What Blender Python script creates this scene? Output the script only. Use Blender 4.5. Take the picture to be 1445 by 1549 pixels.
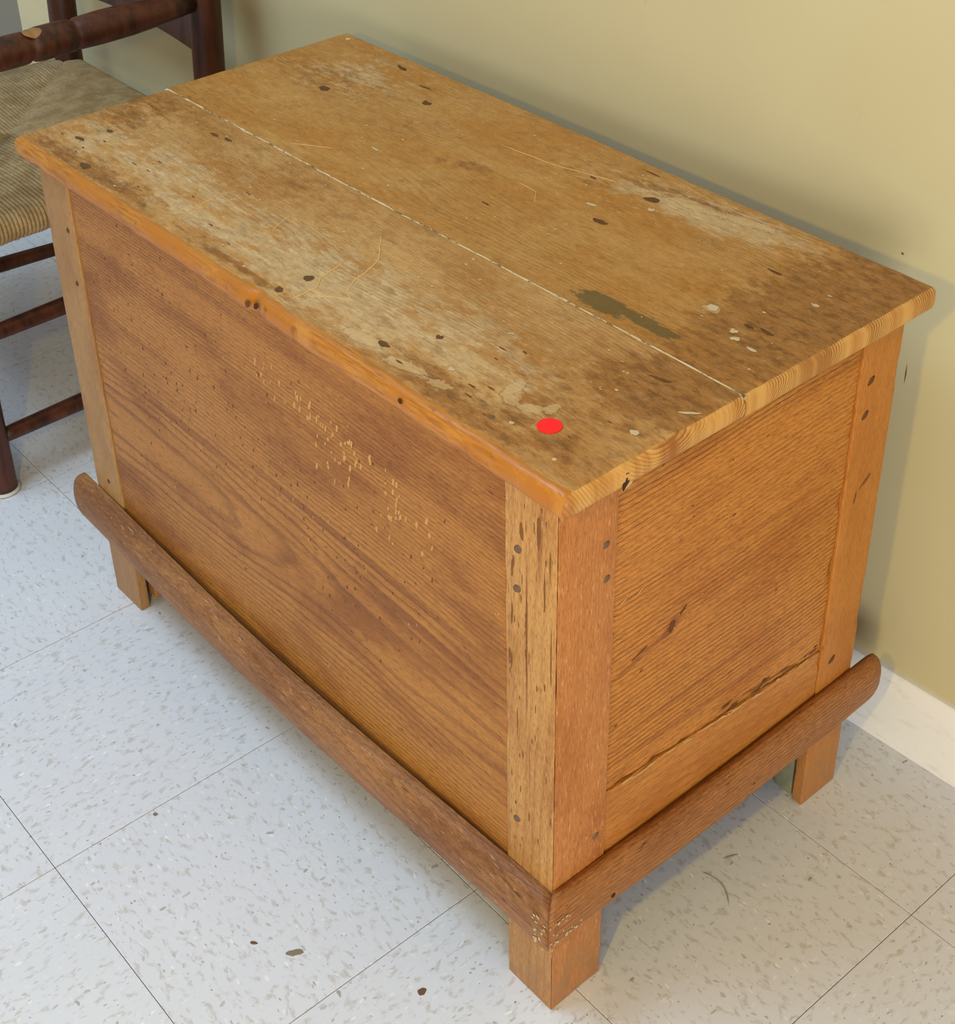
import bpy, bmesh, math, random
import numpy as np
from mathutils import Vector, Matrix, noise as mnoise

random.seed(7)
for o in list(bpy.data.objects):
    bpy.data.objects.remove(o)
scene = bpy.context.scene
COL = scene.collection

# ------------------------------------------------------------------ camera
# photograph frame 1445 x 1549, focal length and principal point from the tile grid
IMW, IMH = 1445.0, 1549.0
FPX, PPX, PPY = 2311.3, 726.1, 546.85
cam = bpy.data.cameras.new('camera')
cam.sensor_fit = 'HORIZONTAL'
cam.sensor_width = 36.0
cam.lens = FPX / IMW * 36.0
cam.shift_x = (IMW / 2 - PPX) / IMW
cam.shift_y = (PPY - IMH / 2) / IMW
cam.clip_start = 0.02
camo = bpy.data.objects.new('camera', cam)
COL.objects.link(camo)
RC = [[0.656971, -0.397839, 0.640401], [0.753759, 0.363977, -0.547146], [-0.015415, 0.842167, 0.538996]]
camo.matrix_world = Matrix.Translation((0.62567, -0.60675, 1.27337)) @ Matrix(RC).to_4x4()
scene.camera = camo

# ------------------------------------------------------------------ light
scene.view_settings.view_transform = 'Standard'
scene.view_settings.look = 'None'
scene.view_settings.gamma = 1.0
scene.view_settings.use_curve_mapping = False
scene.view_settings.exposure = 0.0

world = bpy.data.worlds.new('world')
scene.world = world
world.use_nodes = True
bg = world.node_tree.nodes['Background']
bg.inputs[0].default_value = (0.92, 0.97, 1.08, 1)
bg.inputs[1].default_value = 0.43


def area(name, loc, target, sx, sy, energy, color):
    l = bpy.data.lights.new(name, 'AREA')
    l.shape = 'RECTANGLE'
    l.size, l.size_y, l.energy, l.color = sx, sy, energy, color
    o = bpy.data.objects.new(name, l)
    COL.objects.link(o)
    o.location = loc
    o.rotation_euler = (Vector(target) - Vector(loc)).to_track_quat('-Z', 'Y').to_euler()
    return o


# added area lights: a cool one high on the left, a low one at the right
area('cool_overhead_fill', (-1.0, -0.75, 2.6), (-0.9, -0.6, 0.0), 1.2, 0.6, 39, (0.58, 0.80, 1.0))  # added fill, placed overhead to brighten and cool the left floor
area('low_right_fill', (2.2, -2.0, 0.68), (0.0, 0.3, 0.4), 1.2, 1.3, 52, (1.0, 0.96, 0.88))  # added fill, kept low so the lid shades the wall behind it
# a warm lamp on the right
lp = bpy.data.lights.new('warm_lamp_light', 'POINT')
lp.energy, lp.color, lp.shadow_soft_size = 24, (1.0, 0.66, 0.05), 0.03
lpo = bpy.data.objects.new('warm_lamp_light', lp)
COL.objects.link(lpo)
lpo.location = (0.42, -0.85, 1.26)

# ------------------------------------------------------------------ helpers


def srgb(r, g, b):
    def f(c):
        c /= 255.0
        return c / 12.92 if c <= 0.04045 else ((c + 0.055) / 1.055) ** 2.4
    return (f(r), f(g), f(b), 1.0)


class NT:
    """small builder for node materials"""

    def __init__(self, name):
        self.m = bpy.data.materials.new(name)
        self.m.use_nodes = True
        self.t = self.m.node_tree
        self.b = self.t.nodes['Principled BSDF']

    def n(self, kind, **kw):
        x = self.t.nodes.new(kind)
        for k, v in kw.items():
            setattr(x, k, v)
        return x

    def put(self, sock, v):
        if isinstance(v, bpy.types.NodeSocket):
            self.t.links.new(v, sock)
        else:
            sock.default_value = v

    def obj(self):
        return self.n('ShaderNodeTexCoord').outputs['Object']

    def xyz(self, v):
        s = self.n('ShaderNodeSeparateXYZ')
        self.put(s.inputs[0], v)
        return s.outputs

    def comb(self, x, y, z):
        s = self.n('ShaderNodeCombineXYZ')
        for i, v in enumerate((x, y, z)):
            self.put(s.inputs[i], v)
        return s.outputs[0]

    def math(self, op, a, b=0.0, c=None, clamp=False):
        s = self.n('ShaderNodeMath', operation=op, use_clamp=clamp)
        self.put(s.inputs[0], a)
        self.put(s.inputs[1], b)
        if c is not None:
            self.put(s.inputs[2], c)
        return s.outputs[0]

    def scl(self, v, s):
        x = self.n('ShaderNodeVectorMath', operation='MULTIPLY')
        self.put(x.inputs[0], v)
        self.put(x.inputs[1], s)
        return x.outputs[0]

    def vadd(self, v, s):
        x = self.n('ShaderNodeVectorMath', operation='ADD')
        self.put(x.inputs[0], v)
        self.put(x.inputs[1], s)
        return x.outputs[0]

    def noise(self, v, scale=1.0, detail=2.0, rough=0.5, out='Fac'):
        x = self.n('ShaderNodeTexNoise')
        self.put(x.inputs['Vector'], v)
        x.inputs['Scale'].default_value = scale
        x.inputs['Detail'].default_value = detail
        x.inputs['Roughness'].default_value = rough
        return x.outputs[out]

    def voro(self, v, scale=1.0, feature='F1'):
        x = self.n('ShaderNodeTexVoronoi', feature=feature)
        self.put(x.inputs['Vector'], v)
        x.inputs['Scale'].default_value = scale
        return x.outputs

    def step(self, v, lo, hi, a=0.0, b=1.0):
        x = self.n('ShaderNodeMapRange', interpolation_type='SMOOTHSTEP')
        self.put(x.inputs['Value'], v)
        x.inputs['From Min'].default_value = lo
        x.inputs['From Max'].default_value = hi
        x.inputs['To Min'].default_value = a
        x.inputs['To Max'].default_value = b
        return x.outputs[0]

    def mix(self, f, a, b, blend='MIX'):
        x = self.n('ShaderNodeMix', data_type='RGBA', blend_type=blend)
        self.put(x.inputs[0], f)
        self.put(x.inputs[6], a)
        self.put(x.inputs[7], b)
        return x.outputs[2]

    def attr(self, name):
        a = self.n('ShaderNodeAttribute', attribute_name=name)
        s = self.n('ShaderNodeSeparateColor')
        self.put(s.inputs[0], a.outputs['Color'])
        return s.outputs

    def bump(self, h, strength=0.3, dist=0.001, normal=None):
        x = self.n('ShaderNodeBump')
        x.inputs['Strength'].default_value = strength
        x.inputs['Distance'].default_value = dist
        self.put(x.inputs['Height'], h)
        if normal is not None:
            self.put(x.inputs['Normal'], normal)
        return x.outputs[0]

    def done(self, color, rough=0.5, spec=0.3, normal=None):
        self.put(self.b.inputs['Base Color'], color)
        self.put(self.b.inputs['Roughness'], rough)
        self.b.inputs['Specular IOR Level'].default_value = spec
        if normal is not None:
            self.put(self.b.inputs['Normal'], normal)
        return self.m


def plain(name, col, rough=0.5, spec=0.3, var=0.12, scale=60):
    k = NT(name)
    nz = k.noise(k.obj(), scale, 3)
    c = k.mix(k.math('MULTIPLY', nz, var), col, (col[0] * .3, col[1] * .3, col[2] * .3, 1))
    return k.done(c, rough, spec)


def fbm(x, y, z, s, oct=3):
    v, a = 0.0, 1.0
    for i in range(oct):
        v += a * mnoise.noise(Vector((x * s, y * s, z * s)))
        s *= 2.1
        a *= .5
    return v


def link(name, me, mat, parent=None, smooth=True):
    o = bpy.data.objects.new(name, me)
    COL.objects.link(o)
    if mat:
        me.materials.append(mat)
    if parent is not None:
        o.parent = parent
        # mesh data is written in room coordinates: cancel every ancestor offset
        o.location = -parent.location if parent.parent is None else Vector((0, 0, 0))
    if smooth:
        me.polygons.foreach_set('use_smooth', [True] * len(me.polygons))
    return o


def mesh(name, vs, fs):
    me = bpy.data.meshes.new(name)
    me.from_pydata([tuple(v) for v in vs], [], fs)
    me.update()
    return me


def lines(a, b, r, n):
    e = [a, a + .12 * r, a + .35 * r, a + .65 * r, a + r]
    f = [b - r, b - .65 * r, b - .35 * r, b - .12 * r, b]
    mid = list(np.linspace(a + r, b - r, n + 1)[1:-1])
    return e + mid + f


def rbox(name, lo, hi, r=0.002, n=(4, 4, 4), deform=None, wear=0.0, wscale=25.0, sharp=()):
    """box lo..hi with rounded edges of radius r, n inner cuts per axis, edges worn by noise"""
    r = min(r, .49 * min(hi[i] - lo[i] for i in range(3)))
    L = [lines(lo[i], hi[i], r, n[i]) for i in range(3)]
    idx, vs, fs = {}, [], []
    c0 = [lo[i] + r for i in range(3)]
    c1 = [hi[i] - r for i in range(3)]
    N = [len(l) - 1 for l in L]
    for a, hi_side in sharp:          # faces that meet a neighbour keep square edges
        if hi_side:
            c1[a] = hi[a]
        else:
            c0[a] = lo[a]

    def vert(i, j, k):
        key = (i, j, k)
        if key in idx:
            return idx[key]
        p = Vector((L[0][i], L[1][j], L[2][k]))
        q = Vector([min(max(p[a], c0[a]), c1[a]) for a in range(3)])
        d = p - q
        if d.length > 1e-9:
            p = q + d.normalized() * r
        if wear:
            near = sum(1 for a in range(3) if p[a] < c0[a] + r * .5 or p[a] > c1[a] - r * .5)
            if near >= 2:
                w = max(0.0, fbm(p.x, p.y, p.z, wscale) - .05) * wear
                p = p + (q - p).normalized() * w if (q - p).length > 1e-9 else p
        if deform:
            p = Vector(deform(p.x, p.y, p.z))
        idx[key] = len(vs)
        vs.append(p)
        return idx[key]
    for a in range(3):
        u, v = (a + 1) % 3, (a + 2) % 3
        for side in (0, N[a]):
            for i in range(N[u]):
                for j in range(N[v]):
                    q = []
                    for du, dv in ((0, 0), (1, 0), (1, 1), (0, 1)):
                        k = [0, 0, 0]
                        k[a], k[u], k[v] = side, i + du, j + dv
                        q.append(vert(*k))
                    fs.append(q if side else q[::-1])
    return mesh(name, vs, fs)


def tube(name, pts, rad, seg=16, cap=True):
    """surface of revolution-like tube through points with a radius for each point"""
    pts = [Vector(p) for p in pts]
    vs, fs = [], []
    up0 = None
    for i, p in enumerate(pts):
        t = (pts[min(i + 1, len(pts) - 1)] - pts[max(i - 1, 0)]).normalized()
        if up0 is None:
            up0 = t.orthogonal().normalized()
        up0 = (up0 - t * up0.dot(t)).normalized()
        s = t.cross(up0)
        for k in range(seg):
            a = 2 * math.pi * k / seg
            vs.append(p + (up0 * math.cos(a) + s * math.sin(a)) * rad[i])
    for i in range(len(pts) - 1):
        for k in range(seg):
            a, b = i * seg + k, i * seg + (k + 1) % seg
            fs.append((a, b, b + seg, a + seg))
    if cap:
        fs.append(tuple(range(seg))[::-1])
        fs.append(tuple((len(pts) - 1) * seg + k for k in range(seg)))
    return mesh(name, vs, fs)


def empty(name, loc, label=None, cat=None, kind=None):
    o = bpy.data.objects.new(name, None)
    o.empty_display_size = .05
    COL.objects.link(o)
    o.location = loc
    if label:
        o['label'] = label
    if cat:
        o['category'] = cat
    if kind:
        o['kind'] = kind
    return o


# ------------------------------------------------------------------ materials of the setting


def mat_vinyl():
    k = NT('vinyl_tile')
    info = k.n('ShaderNodeObjectInfo').outputs['Random']
    off = k.comb(k.math('MULTIPLY', info, 37.0), k.math('MULTIPLY', info, 91.0), 0.0)
    p = k.vadd(k.obj(), off)
    warp = k.noise(p, 60, 2, .5, 'Color')
    pw = k.vadd(p, k.scl(warp, (.010, .010, 0)))
    big = k.noise(p, 9, 3)
    col = k.mix(big, srgb(213, 215, 221), srgb(221, 223, 229))
    mid = k.noise(k.scl(pw, (1, 1.8, 1)), 75, 3, .6)
    col = k.mix(k.step(mid, .52, .68), col, srgb(199, 196, 193))
    col = k.mix(k.step(k.noise(k.scl(pw, (1.7, 1, 1)), 85, 3, .6), .60, .74), col, srgb(230, 229, 227))

    def flecks(col, s, thr, size, c, st):
        v = k.voro(k.scl(pw, st), s)
        rnd = k.xyz(v['Color'])
        sel = k.math('GREATER_THAN', rnd[0], thr)
        m = k.math('MULTIPLY', sel, k.step(v['Distance'], size * .75, size, 1, 0))
        return k.mix(k.math('MULTIPLY', m, k.math('MULTIPLY_ADD', rnd[1], .6, .4)), col, c)
    col = flecks(col, 80, .76, .25, srgb(186, 185, 185), (.8, 2.0, 0.01))
    col = flecks(col, 140, .80, .24, srgb(176, 172, 168), (.8, 1.7, 0.01))
    col = flecks(col, 64, .92, .20, srgb(160, 158, 155), (1.7, .8, 0.01))
    col = flecks(col, 90, .86, .26, srgb(238, 238, 236), (.8, 2.2, 0.01))
    col = flecks(col, 170, .95, .22, srgb(148, 128, 108), (1, 1.5, 0.01))
    g = k.noise(p, 400, 2)
    return k.done(col, k.math('MULTIPLY_ADD', big, .12, .42), .35, k.bump(k.math('ADD', mid, k.math('MULTIPLY', g, .3)), .12, .0006))


def mat_wall():
    k = NT('wall_paint')
    p = k.obj()
    c = k.mix(k.step(k.noise(p, 3, 4), .3, .7), srgb(195, 182, 140), srgb(200, 188, 147))
    c = k.mix(k.step(k.noise(k.scl(p, (1, 1, .6)), 24, 4, .7), .66, .8), c, srgb(187, 173, 133))
    return k.done(c, .62, .25, k.bump(k.noise(p, 260, 3), .10, .001))


def mat_trim(name, c1, c2):
    k = NT(name)
    p = k.obj()
    c = k.mix(k.step(k.noise(k.scl(p, (1, 1, 4)), 22, 4, .7), .52, .75), c1, c2)
    return k.done(c, .35, .45, k.bump(k.noise(p, 90, 2), .05, .001))


VINYL = mat_vinyl()
WALL = mat_wall()
WHITE = mat_trim('white_gloss_paint', srgb(240, 239, 234), srgb(222, 218, 206))
CREAM = mat_trim('cream_gloss_paint', srgb(224, 208, 160), srgb(216, 200, 150))
JOINT = plain('tile_joint', srgb(92, 86, 78), .9, .1)
DOORGREY = mat_trim('grey_door_paint', srgb(140, 132, 112), srgb(130, 122, 104))

# ------------------------------------------------------------------ the setting
T = .3048
TX, TY, TA = -.4564, -.2672, -.0096
WY, WA = .5011, .0351          # line of the baseboard foot: y = WY + WA * x


def wl(x, off=0.0):
    return WY + off + WA * x


# floor: slab with the joint colour, tiles laid on it
fl = rbox('floor', (-4.2, -2.9, -.06), (2.3, 1.0, -.0012), .002, (1, 1, 1))
floor = link('floor', fl, JOINT, None, False)
floor['kind'] = 'structure'
floor['label'] = 'pale grey speckled vinyl tile floor'
ca, sa = math.cos(TA), math.sin(TA)


def tpos(x, y):
    return (TX + ca * x - sa * y, TY + sa * x + ca * y)


h = T / 2 - .00035
tile_me = rbox('tile', (-h, -h, -.003), (h, h, 0), .0005, (1, 1, 1))
tile_me.materials.append(VINYL)
rt = random.Random(3)
for i in range(-11, 8):
    for j in range(-8, 2):
        x, y = tpos((i + .5) * T, (j + .5) * T)
        o = bpy.data.objects.new('tile', tile_me)
        COL.objects.link(o)
        o.parent = floor
        o.location = (x, y, rt.uniform(-.0002, .0))
        o.rotation_euler = (0, 0, TA + (math.pi / 2) * ((i + j) % 2) + math.pi * rt.randint(0, 1))
for i in range(-11, 8):        # the cut row along the wall
    xm, _ = tpos((i + .5) * T, 2.2 * T)
    y0 = -h

    def cut(x, y, z, xm=xm):
        wx, wy0 = tpos((i + .5) * T + x, 2 * T + .00035)
        f = (y + h) / (2 * h)
        return (wx - xm, wy0 + f * (wl(wx) + .004 - wy0) - .42, z)
    me = rbox('tile', (-h, -h, -.003), (h, h, 0), .0005, (1, 1, 1), cut)
    o = link('tile', me, VINYL, floor, False)
    o.location = (xm, .42, 0)

# flecks and scuffs lying in the floor pattern
def blob(name, c, rx, ry, rot, mat, parent, z=.0003, seed=0, n=14):
    vs = [(0, 0, z)]
    for k in range(n):
        a = 2 * math.pi * k / n
        f = 1 + .45 * mnoise.noise(Vector((math.cos(a) * 1.3 + seed, math.sin(a) * 1.3, seed * 1.7)))
        x, y = rx * f * math.cos(a), ry * f * math.sin(a)
        vs.append((x * math.cos(rot) - y * math.sin(rot), x * math.sin(rot) + y * math.cos(rot), z * .2))
    me = mesh(name, vs, [(0, 1 + k, 1 + (k + 1) % n) for k in range(n)])
    o = link(name, me, mat, parent)
    o.location = c
    return o


FLK = plain('dark_fleck', srgb(138, 126, 104), .6, .2)
FLB = plain('brown_fleck', srgb(120, 84, 58), .6, .2)
FLW = plain('white_scuff', srgb(226, 226, 224), .6, .2)
FLG = plain('grey_scuff', srgb(166, 158, 152), .6, .2)
for (x, y, rx, ry, rot, m) in ((-.210, -.142, .0085, .0035, 1.0, FLK), (-.095, -.077, .004, .0045, .3, FLB),
                               (-.448, -.154, .003, .002, .3, FLK), (-.139, -.105, .0045, .0018, 2.0, FLW),
                               (-.131, -.04, .006, .003, 1.2, FLW), (-.006, .258, .0012, .008, -.4, FLG),
                               (-.245, -.165, .004, .002, .5, FLB)):
    blob('floor_fleck', (x, y, 0), rx, ry, rot, m, floor, seed=x * 40)
pts = [(-.011 + .044 * t, .222 + .012 * math.sin(t * 2.6) - .017 * t, .0) for t in np.linspace(0, 1, 10)]
link('scuff_mark', tube('scuff_mark', pts, [.0003] + [.0009] * 8 + [.0003], 6), FLG, floor)

# wall with the door opening on the left
def wbox(name, x0, x1, y0, y1, z0, z1, mat, r=.002, parent=None, n=(1, 1, 1), deform=None, kind='structure'):
    def d(x, y, z):
        if deform:
            x, y, z = deform(x, y, z)
        return (x, wl(x, y), z)
    me = rbox(name, (x0, y0, z0), (x1, y1, z1), r, n, d)
    o = link(name, me, mat, parent, False)
    if parent is None and kind:
        o['kind'] = kind
    return o


wall = wbox('wall_back', -1.775, 2.3, .015, .13, -.004, 2.5, WALL)
wall['label'] = 'cream painted wall behind the wooden chest'
wall2 = wbox('wall_left', -4.2, -2.62, .015, .13, -.004, 2.5, WALL)
wall2['label'] = 'cream painted wall beyond the door'
wall3 = wbox('wall_over_door', -2.62, -1.775, .015, .13, 2.08, 2.5, WALL)
wall3['label'] = 'cream painted wall above the door'


def bbprof(x, y, z):          # stepped top of the skirting board
    if z > .078:
        y = y + (z - .078) * .55 * max(0.0, 1 - y / .0205)
    return (x, y, z)


bb = wbox('baseboard_back', -1.66, 2.3, 0, .0205, -.001, .094, WHITE, .0025, None, (1, 3, 14), bbprof)
bb['label'] = 'glossy white baseboard at the foot of the wall'
bb2 = wbox('baseboard_left', -4.2, -2.74, 0, .0205, -.001, .094, WHITE, .0025, None, (1, 3, 14), bbprof)
bb2['label'] = 'white baseboard beyond the door'
tr = wbox('trim_1', -1.775, -1.66, -.006, .0152, -.001, 2.19, CREAM, .004)
tr['label'] = 'cream door casing behind the chair'
tr = wbox('trim_2', -2.735, -2.62, -.006, .0152, -.001, 2.19, CREAM, .004)
tr['label'] = 'cream door casing on the far side of the door'
tr = wbox('trim_3', -2.62, -1.775, -.006, .0152, 2.08, 2.19, CREAM, .004)
tr['label'] = 'cream door casing above the door'
dr = wbox('door_1', -2.617, -1.778, .035, .075, .004, 2.077, DOORGREY, .003)
dr['label'] = 'plain grey door behind the chair'
kn = tube('door_knob', [(-1.87, wl(-1.87, y), 1.0) for y in (.036, .025, .015, .005, -.008, -.022, -.03)],
          [.024, .024, .010, .010, .024, .026, .012], 20)
link('door_knob', kn, plain('brass', srgb(150, 120, 60), .3, .5), dr)
# little marks on the wall
WM = plain('wall_scuff', srgb(96, 86, 66), .8, .1)


def wmark(x, z, w, hh):
    y = wl(x, .0148)
    me = mesh('wall_mark', [(x - w, y, z), (x, y - .0003, z + hh), (x + w, y, z), (x, y - .0003, z - hh)], [(0, 3, 2, 1)])
    link('wall_mark', me, WM, wall, False)


wmark(-0.072, 0.580, 0.0018, 0.0014)
wmark(-0.049, 0.456, 0.0008, 0.012)

# ------------------------------------------------------------------ wood


def wood(name, axis, light, dark, stain, lines_=230, center=(0.0, 0.0), taper=.03, wob=.02, contrast=.7,
         fleck=.5, pale=None, rough=.46, fiber=.5, blotch=(.45, .7), spec=.28, palethr=.70, streaks=()):
    """sawn pine: growth rings cut along `axis`, fibres, blotches, pits; colours only"""
    light, dark, stain = [(c[0] * .82, c[1] * .80, c[2] * .70, 1) for c in (light, dark, stain)]
    k = NT(name)
    p = k.obj()
    X, Y, Z = k.xyz(p)
    A, B, C = {'x': (X, Y, Z), 'y': (Y, X, Z), 'z': (Z, Y, X)}[axis]
    low = k.noise(k.comb(k.math('MULTIPLY', A, 2.2), k.math('MULTIPLY', B, 6), k.math('MULTIPLY', C, 7)), 1, 2, .5)
    b = k.math('SUBTRACT', B, center[0])
    c = k.math('SUBTRACT', C, center[1])
    r = k.math('SQRT', k.math('ADD', k.math('MULTIPLY', b, b), k.math('MULTIPLY', c, c)))
    r = k.math('ADD', r, k.math('MULTIPLY', A, taper))
    r = k.math('MULTIPLY_ADD', low, wob * 2, r)
    fine = k.noise(k.comb(k.math('MULTIPLY', A, 14), k.math('MULTIPLY', B, 120), k.math('MULTIPLY', C, 120)), 1, 2, .6)
    r = k.math('MULTIPLY_ADD', fine, .0022, r)
    ph = k.math('FRACT', k.math('MULTIPLY', r, lines_))
    ring = k.math('MULTIPLY', k.step(ph, .48, .88), k.step(ph, .90, 1.0, 1, 0))
    amp = k.step(k.noise(k.comb(k.math('MULTIPLY', A, 1.5), B, k.math('MULTIPLY', r, 30)), 1, 2), .34, .66, .40, 1.0)
    ring = k.math('MULTIPLY', ring, amp)
    fib = k.noise(k.comb(k.math('MULTIPLY', A, 26), k.math('MULTIPLY', B, 700), k.math('MULTIPLY', C, 700)), 1, 3, .6)
    blot = k.noise(k.comb(k.math('MULTIPLY', A, 5), k.math('MULTIPLY', B, 14), k.math('MULTIPLY', C, 14)), 1, 4, .6)
    col = k.mix(k.step(blot, blotch[0], blotch[1] - .05), light, stain)
    col = k.mix(k.math('MULTIPLY', ring, contrast), col, dark)
    col = k.mix(k.math('MULTIPLY', k.step(fib, .42, .72), fiber * .6), col, dark)
    for a0, c0, ra, rc, sl, amt in streaks:      # reddish heartwood streaks and grain swirls
        da = k.math('DIVIDE', k.math('SUBTRACT', A, a0), ra)
        dc = k.math('SUBTRACT', C, c0)
        dc = k.math('DIVIDE', k.math('SUBTRACT', dc, k.math('MULTIPLY', k.math('SUBTRACT', A, a0), sl)), rc)
        dd = k.math('ADD', k.math('MULTIPLY', da, da), k.math('MULTIPLY', dc, dc))
        dd = k.math('ADD', dd, k.math('MULTIPLY_ADD', blot, 2.4, -1.2))
        dd = k.math('ADD', dd, k.math('MULTIPLY_ADD', fib, 1.0, -.5))
        col = k.mix(k.math('MULTIPLY', k.step(dd, 1.3, .1), amt), col, (dark[0] * 1.05, dark[1] * .8, dark[2] * .8, 1))
    pore = k.noise(k.comb(k.math('MULTIPLY', A, 110), k.math('MULTIPLY', B, 900), k.math('MULTIPLY', C, 900)), 1, 3, .7)
    col = k.mix(k.math('MULTIPLY', k.step(pore, .50, .64), .60), col, dark)
    col = k.mix(k.math('MULTIPLY', k.step(pore, .50, .34), .22), col, (min(1, light[0] * 1.35), light[1] * 1.35, light[2] * 1.5, 1))
    if pale is not None:
        pn = k.noise(k.comb(k.math('MULTIPLY', A, 70), k.math('MULTIPLY', B, 330), k.math('MULTIPLY', C, 330)), 1, 4, .72)
        col = k.mix(k.math('MULTIPLY', k.step(pn, palethr - .04, palethr + .10), .50), col, pale)
    if axis == 'z':
        sc = k.noise(k.comb(k.math('MULTIPLY', X, 90), k.math('MULTIPLY', Y, 90), k.math('MULTIPLY', Z, 30)), 1, 4, .7)
        foot = k.math('MULTIPLY', k.step(Z, .12, .02), k.step(sc, .36, .60, .35, 1.0))
        col = k.mix(k.math('MULTIPLY', foot, .75), col, srgb(150, 110, 72))
    pit = k.noise(k.comb(k.math('MULTIPLY', A, 55), k.math('MULTIPLY', B, 260), k.math('MULTIPLY', C, 260)), 1, 2, .5)
    pm = k.step(pit, .70, .77)
    col = k.mix(k.math('MULTIPLY', pm, fleck), col, (dark[0] * .25, dark[1] * .2, dark[2] * .2, 1))
    hgt = k.math('SUBTRACT', k.math('MULTIPLY', fib, .5), k.math('MULTIPLY_ADD', pm, .8, k.math('MULTIPLY', ring, .35)))
    return k.done(col, k.math('MULTIPLY_ADD', blot, .18, rough - .09), spec, k.bump(hgt, .28, .0008))


def mat_lid(name, seed, tan, brown, amber):
    """weathered lid board: attribute 'marks' holds soft fields (R pale wear, G dark varnish, B green-black spill),
    'edge' marks the varnished rim; noise cuts crisp outlines into them"""
    k = NT(name)
    p = k.vadd(k.obj(), (seed, seed * .7, 0))
    X, Y, Z = k.xyz(p)
    g = k.attr('marks')
    e = k.attr('rim')
    low = k.noise(k.comb(k.math('MULTIPLY', X, 2), k.math('MULTIPLY', Y, 8), k.math('MULTIPLY', Z, 8)), 1, 2)
    r = k.math('MULTIPLY_ADD', low, .10, k.math('MULTIPLY_ADD', X, .02, Y))
    fine = k.noise(k.comb(k.math('MULTIPLY', X, 12), k.math('MULTIPLY', Y, 150), 0.0), 1, 2)
    r = k.math('MULTIPLY_ADD', fine, .003, r)
    ph = k.math('FRACT', k.math('MULTIPLY', r, 240))
    ring = k.math('MULTIPLY', k.step(ph, .3, .86), k.step(ph, .9, 1, 1, 0))
    ring = k.math('MULTIPLY', ring, k.step(k.noise(k.comb(k.math('MULTIPLY', X, 2.5), k.math('MULTIPLY', Y, 9), 3.0), 1, 3), .40, .62))
    fib = k.noise(k.comb(k.math('MULTIPLY', X, 34), k.math('MULTIPLY', Y, 620), k.math('MULTIPLY', Z, 300)), 1, 3, .65)
    blot = k.noise(k.comb(k.math('MULTIPLY', X, 7), k.math('MULTIPLY', Y, 15), 0.0), 1, 5, .62)
    blot2 = k.noise(k.comb(k.math('MULTIPLY', X, 22), k.math('MULTIPLY', Y, 55), 5.0), 1, 5, .68)
    warp = k.noise(k.comb(k.math('MULTIPLY', X, 30), k.math('MULTIPLY', Y, 70), 9.0), 1, 5, .65)
    w = k.math('MULTIPLY_ADD', warp, 1.3, -.65)
    col = k.mix(k.step(blot, .36, .66), amber, tan)
    # pale wear
    wear = k.step(k.math('ADD', g[0], k.math('MULTIPLY_ADD', blot2, 2.0, -1.0)), .30, .70)
    col = k.mix(k.math('MULTIPLY', wear, .75), col, srgb(198, 168, 122))
    bn = k.noise(k.comb(k.math('MULTIPLY', X, 110), k.math('MULTIPLY', Y, 190), 1.0), 1, 4, .7)
    bw = k.math('ADD', k.math('ADD', e[2], k.math('MULTIPLY', w, .7)), k.math('MULTIPLY_ADD', bn, 1.0, -.5))
    bare = k.step(bw, .44, .56)
    line = k.math('MULTIPLY', k.step(bw, .38, .45), k.step(bw, .47, .51, 1, 0))
    # brown blotches, dirt in the grain
    col = k.mix(k.math('MULTIPLY', k.step(blot2, .52, .70), .55), col, brown)
    vn = k.step(k.math('ADD', g[1], w), .36, .60)
    col = k.mix(k.math('MULTIPLY', vn, .8), col, k.mix(k.step(blot2, .4, .7), srgb(150, 94, 36), srgb(120, 72, 26)))
    col = k.mix(k.math('MULTIPLY', ring, .30), col, srgb(112, 76, 36))
    col = k.mix(k.math('MULTIPLY', k.step(fib, .45, .75), .38), col, srgb(100, 68, 34))
    grit = k.noise(k.comb(k.math('MULTIPLY', X, 160), k.math('MULTIPLY', Y, 900), 2.0), 1, 3, .7)
    col = k.mix(k.math('MULTIPLY', k.step(grit, .52, .68), .34), col, srgb(104, 66, 30))
    col = k.mix(k.math('MULTIPLY', k.step(grit, .46, .34), .20), col, srgb(214, 178, 120))
    mott = k.noise(k.comb(k.math('MULTIPLY', X, 60), k.math('MULTIPLY', Y, 130), 7.0), 1, 4, .7)
    col = k.mix(k.math('MULTIPLY', k.math('MULTIPLY', k.step(mott, .50, .62), k.math('MULTIPLY_ADD', g[1], .7, .18)), .9), col, srgb(104, 62, 24))
    col = k.mix(k.math('MULTIPLY', k.math('MULTIPLY', k.step(mott, .46, .36), k.math('MULTIPLY_ADD', g[0], .5, .10)), .9), col, srgb(214, 186, 138))
    col = k.mix(k.math('MULTIPLY', bare, .55), col, srgb(196, 162, 112))
    col = k.mix(k.math('MULTIPLY', line, .40), col, srgb(96, 60, 28))
    gr = k.step(k.math('ADD', g[2], w), .40, .52)
    col = k.mix(k.math('MULTIPLY', gr, .80), col, srgb(82, 70, 34))
    pit = k.noise(k.comb(k.math('MULTIPLY', X, 90), k.math('MULTIPLY', Y, 240), 0.0), 1, 3, .6)
    col = k.mix(k.math('MULTIPLY', k.step(pit, .68, .76), .55), col, srgb(72, 48, 26))
    pit2 = k.noise(k.comb(k.math('MULTIPLY', X, 120), k.math('MULTIPLY', Y, 170), 4.0), 1, 3, .6)
    col = k.mix(k.math('MULTIPLY', k.step(pit2, .72, .78), .7), col, srgb(214, 190, 150))
    # varnished rim keeps its amber
    rimw = k.step(k.math('ADD', e[0], k.math('MULTIPLY', w, .75)), .40, .52)
    rc = k.mix(k.step(fib, .35, .7), srgb(186, 124, 46), srgb(144, 84, 22))
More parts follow.
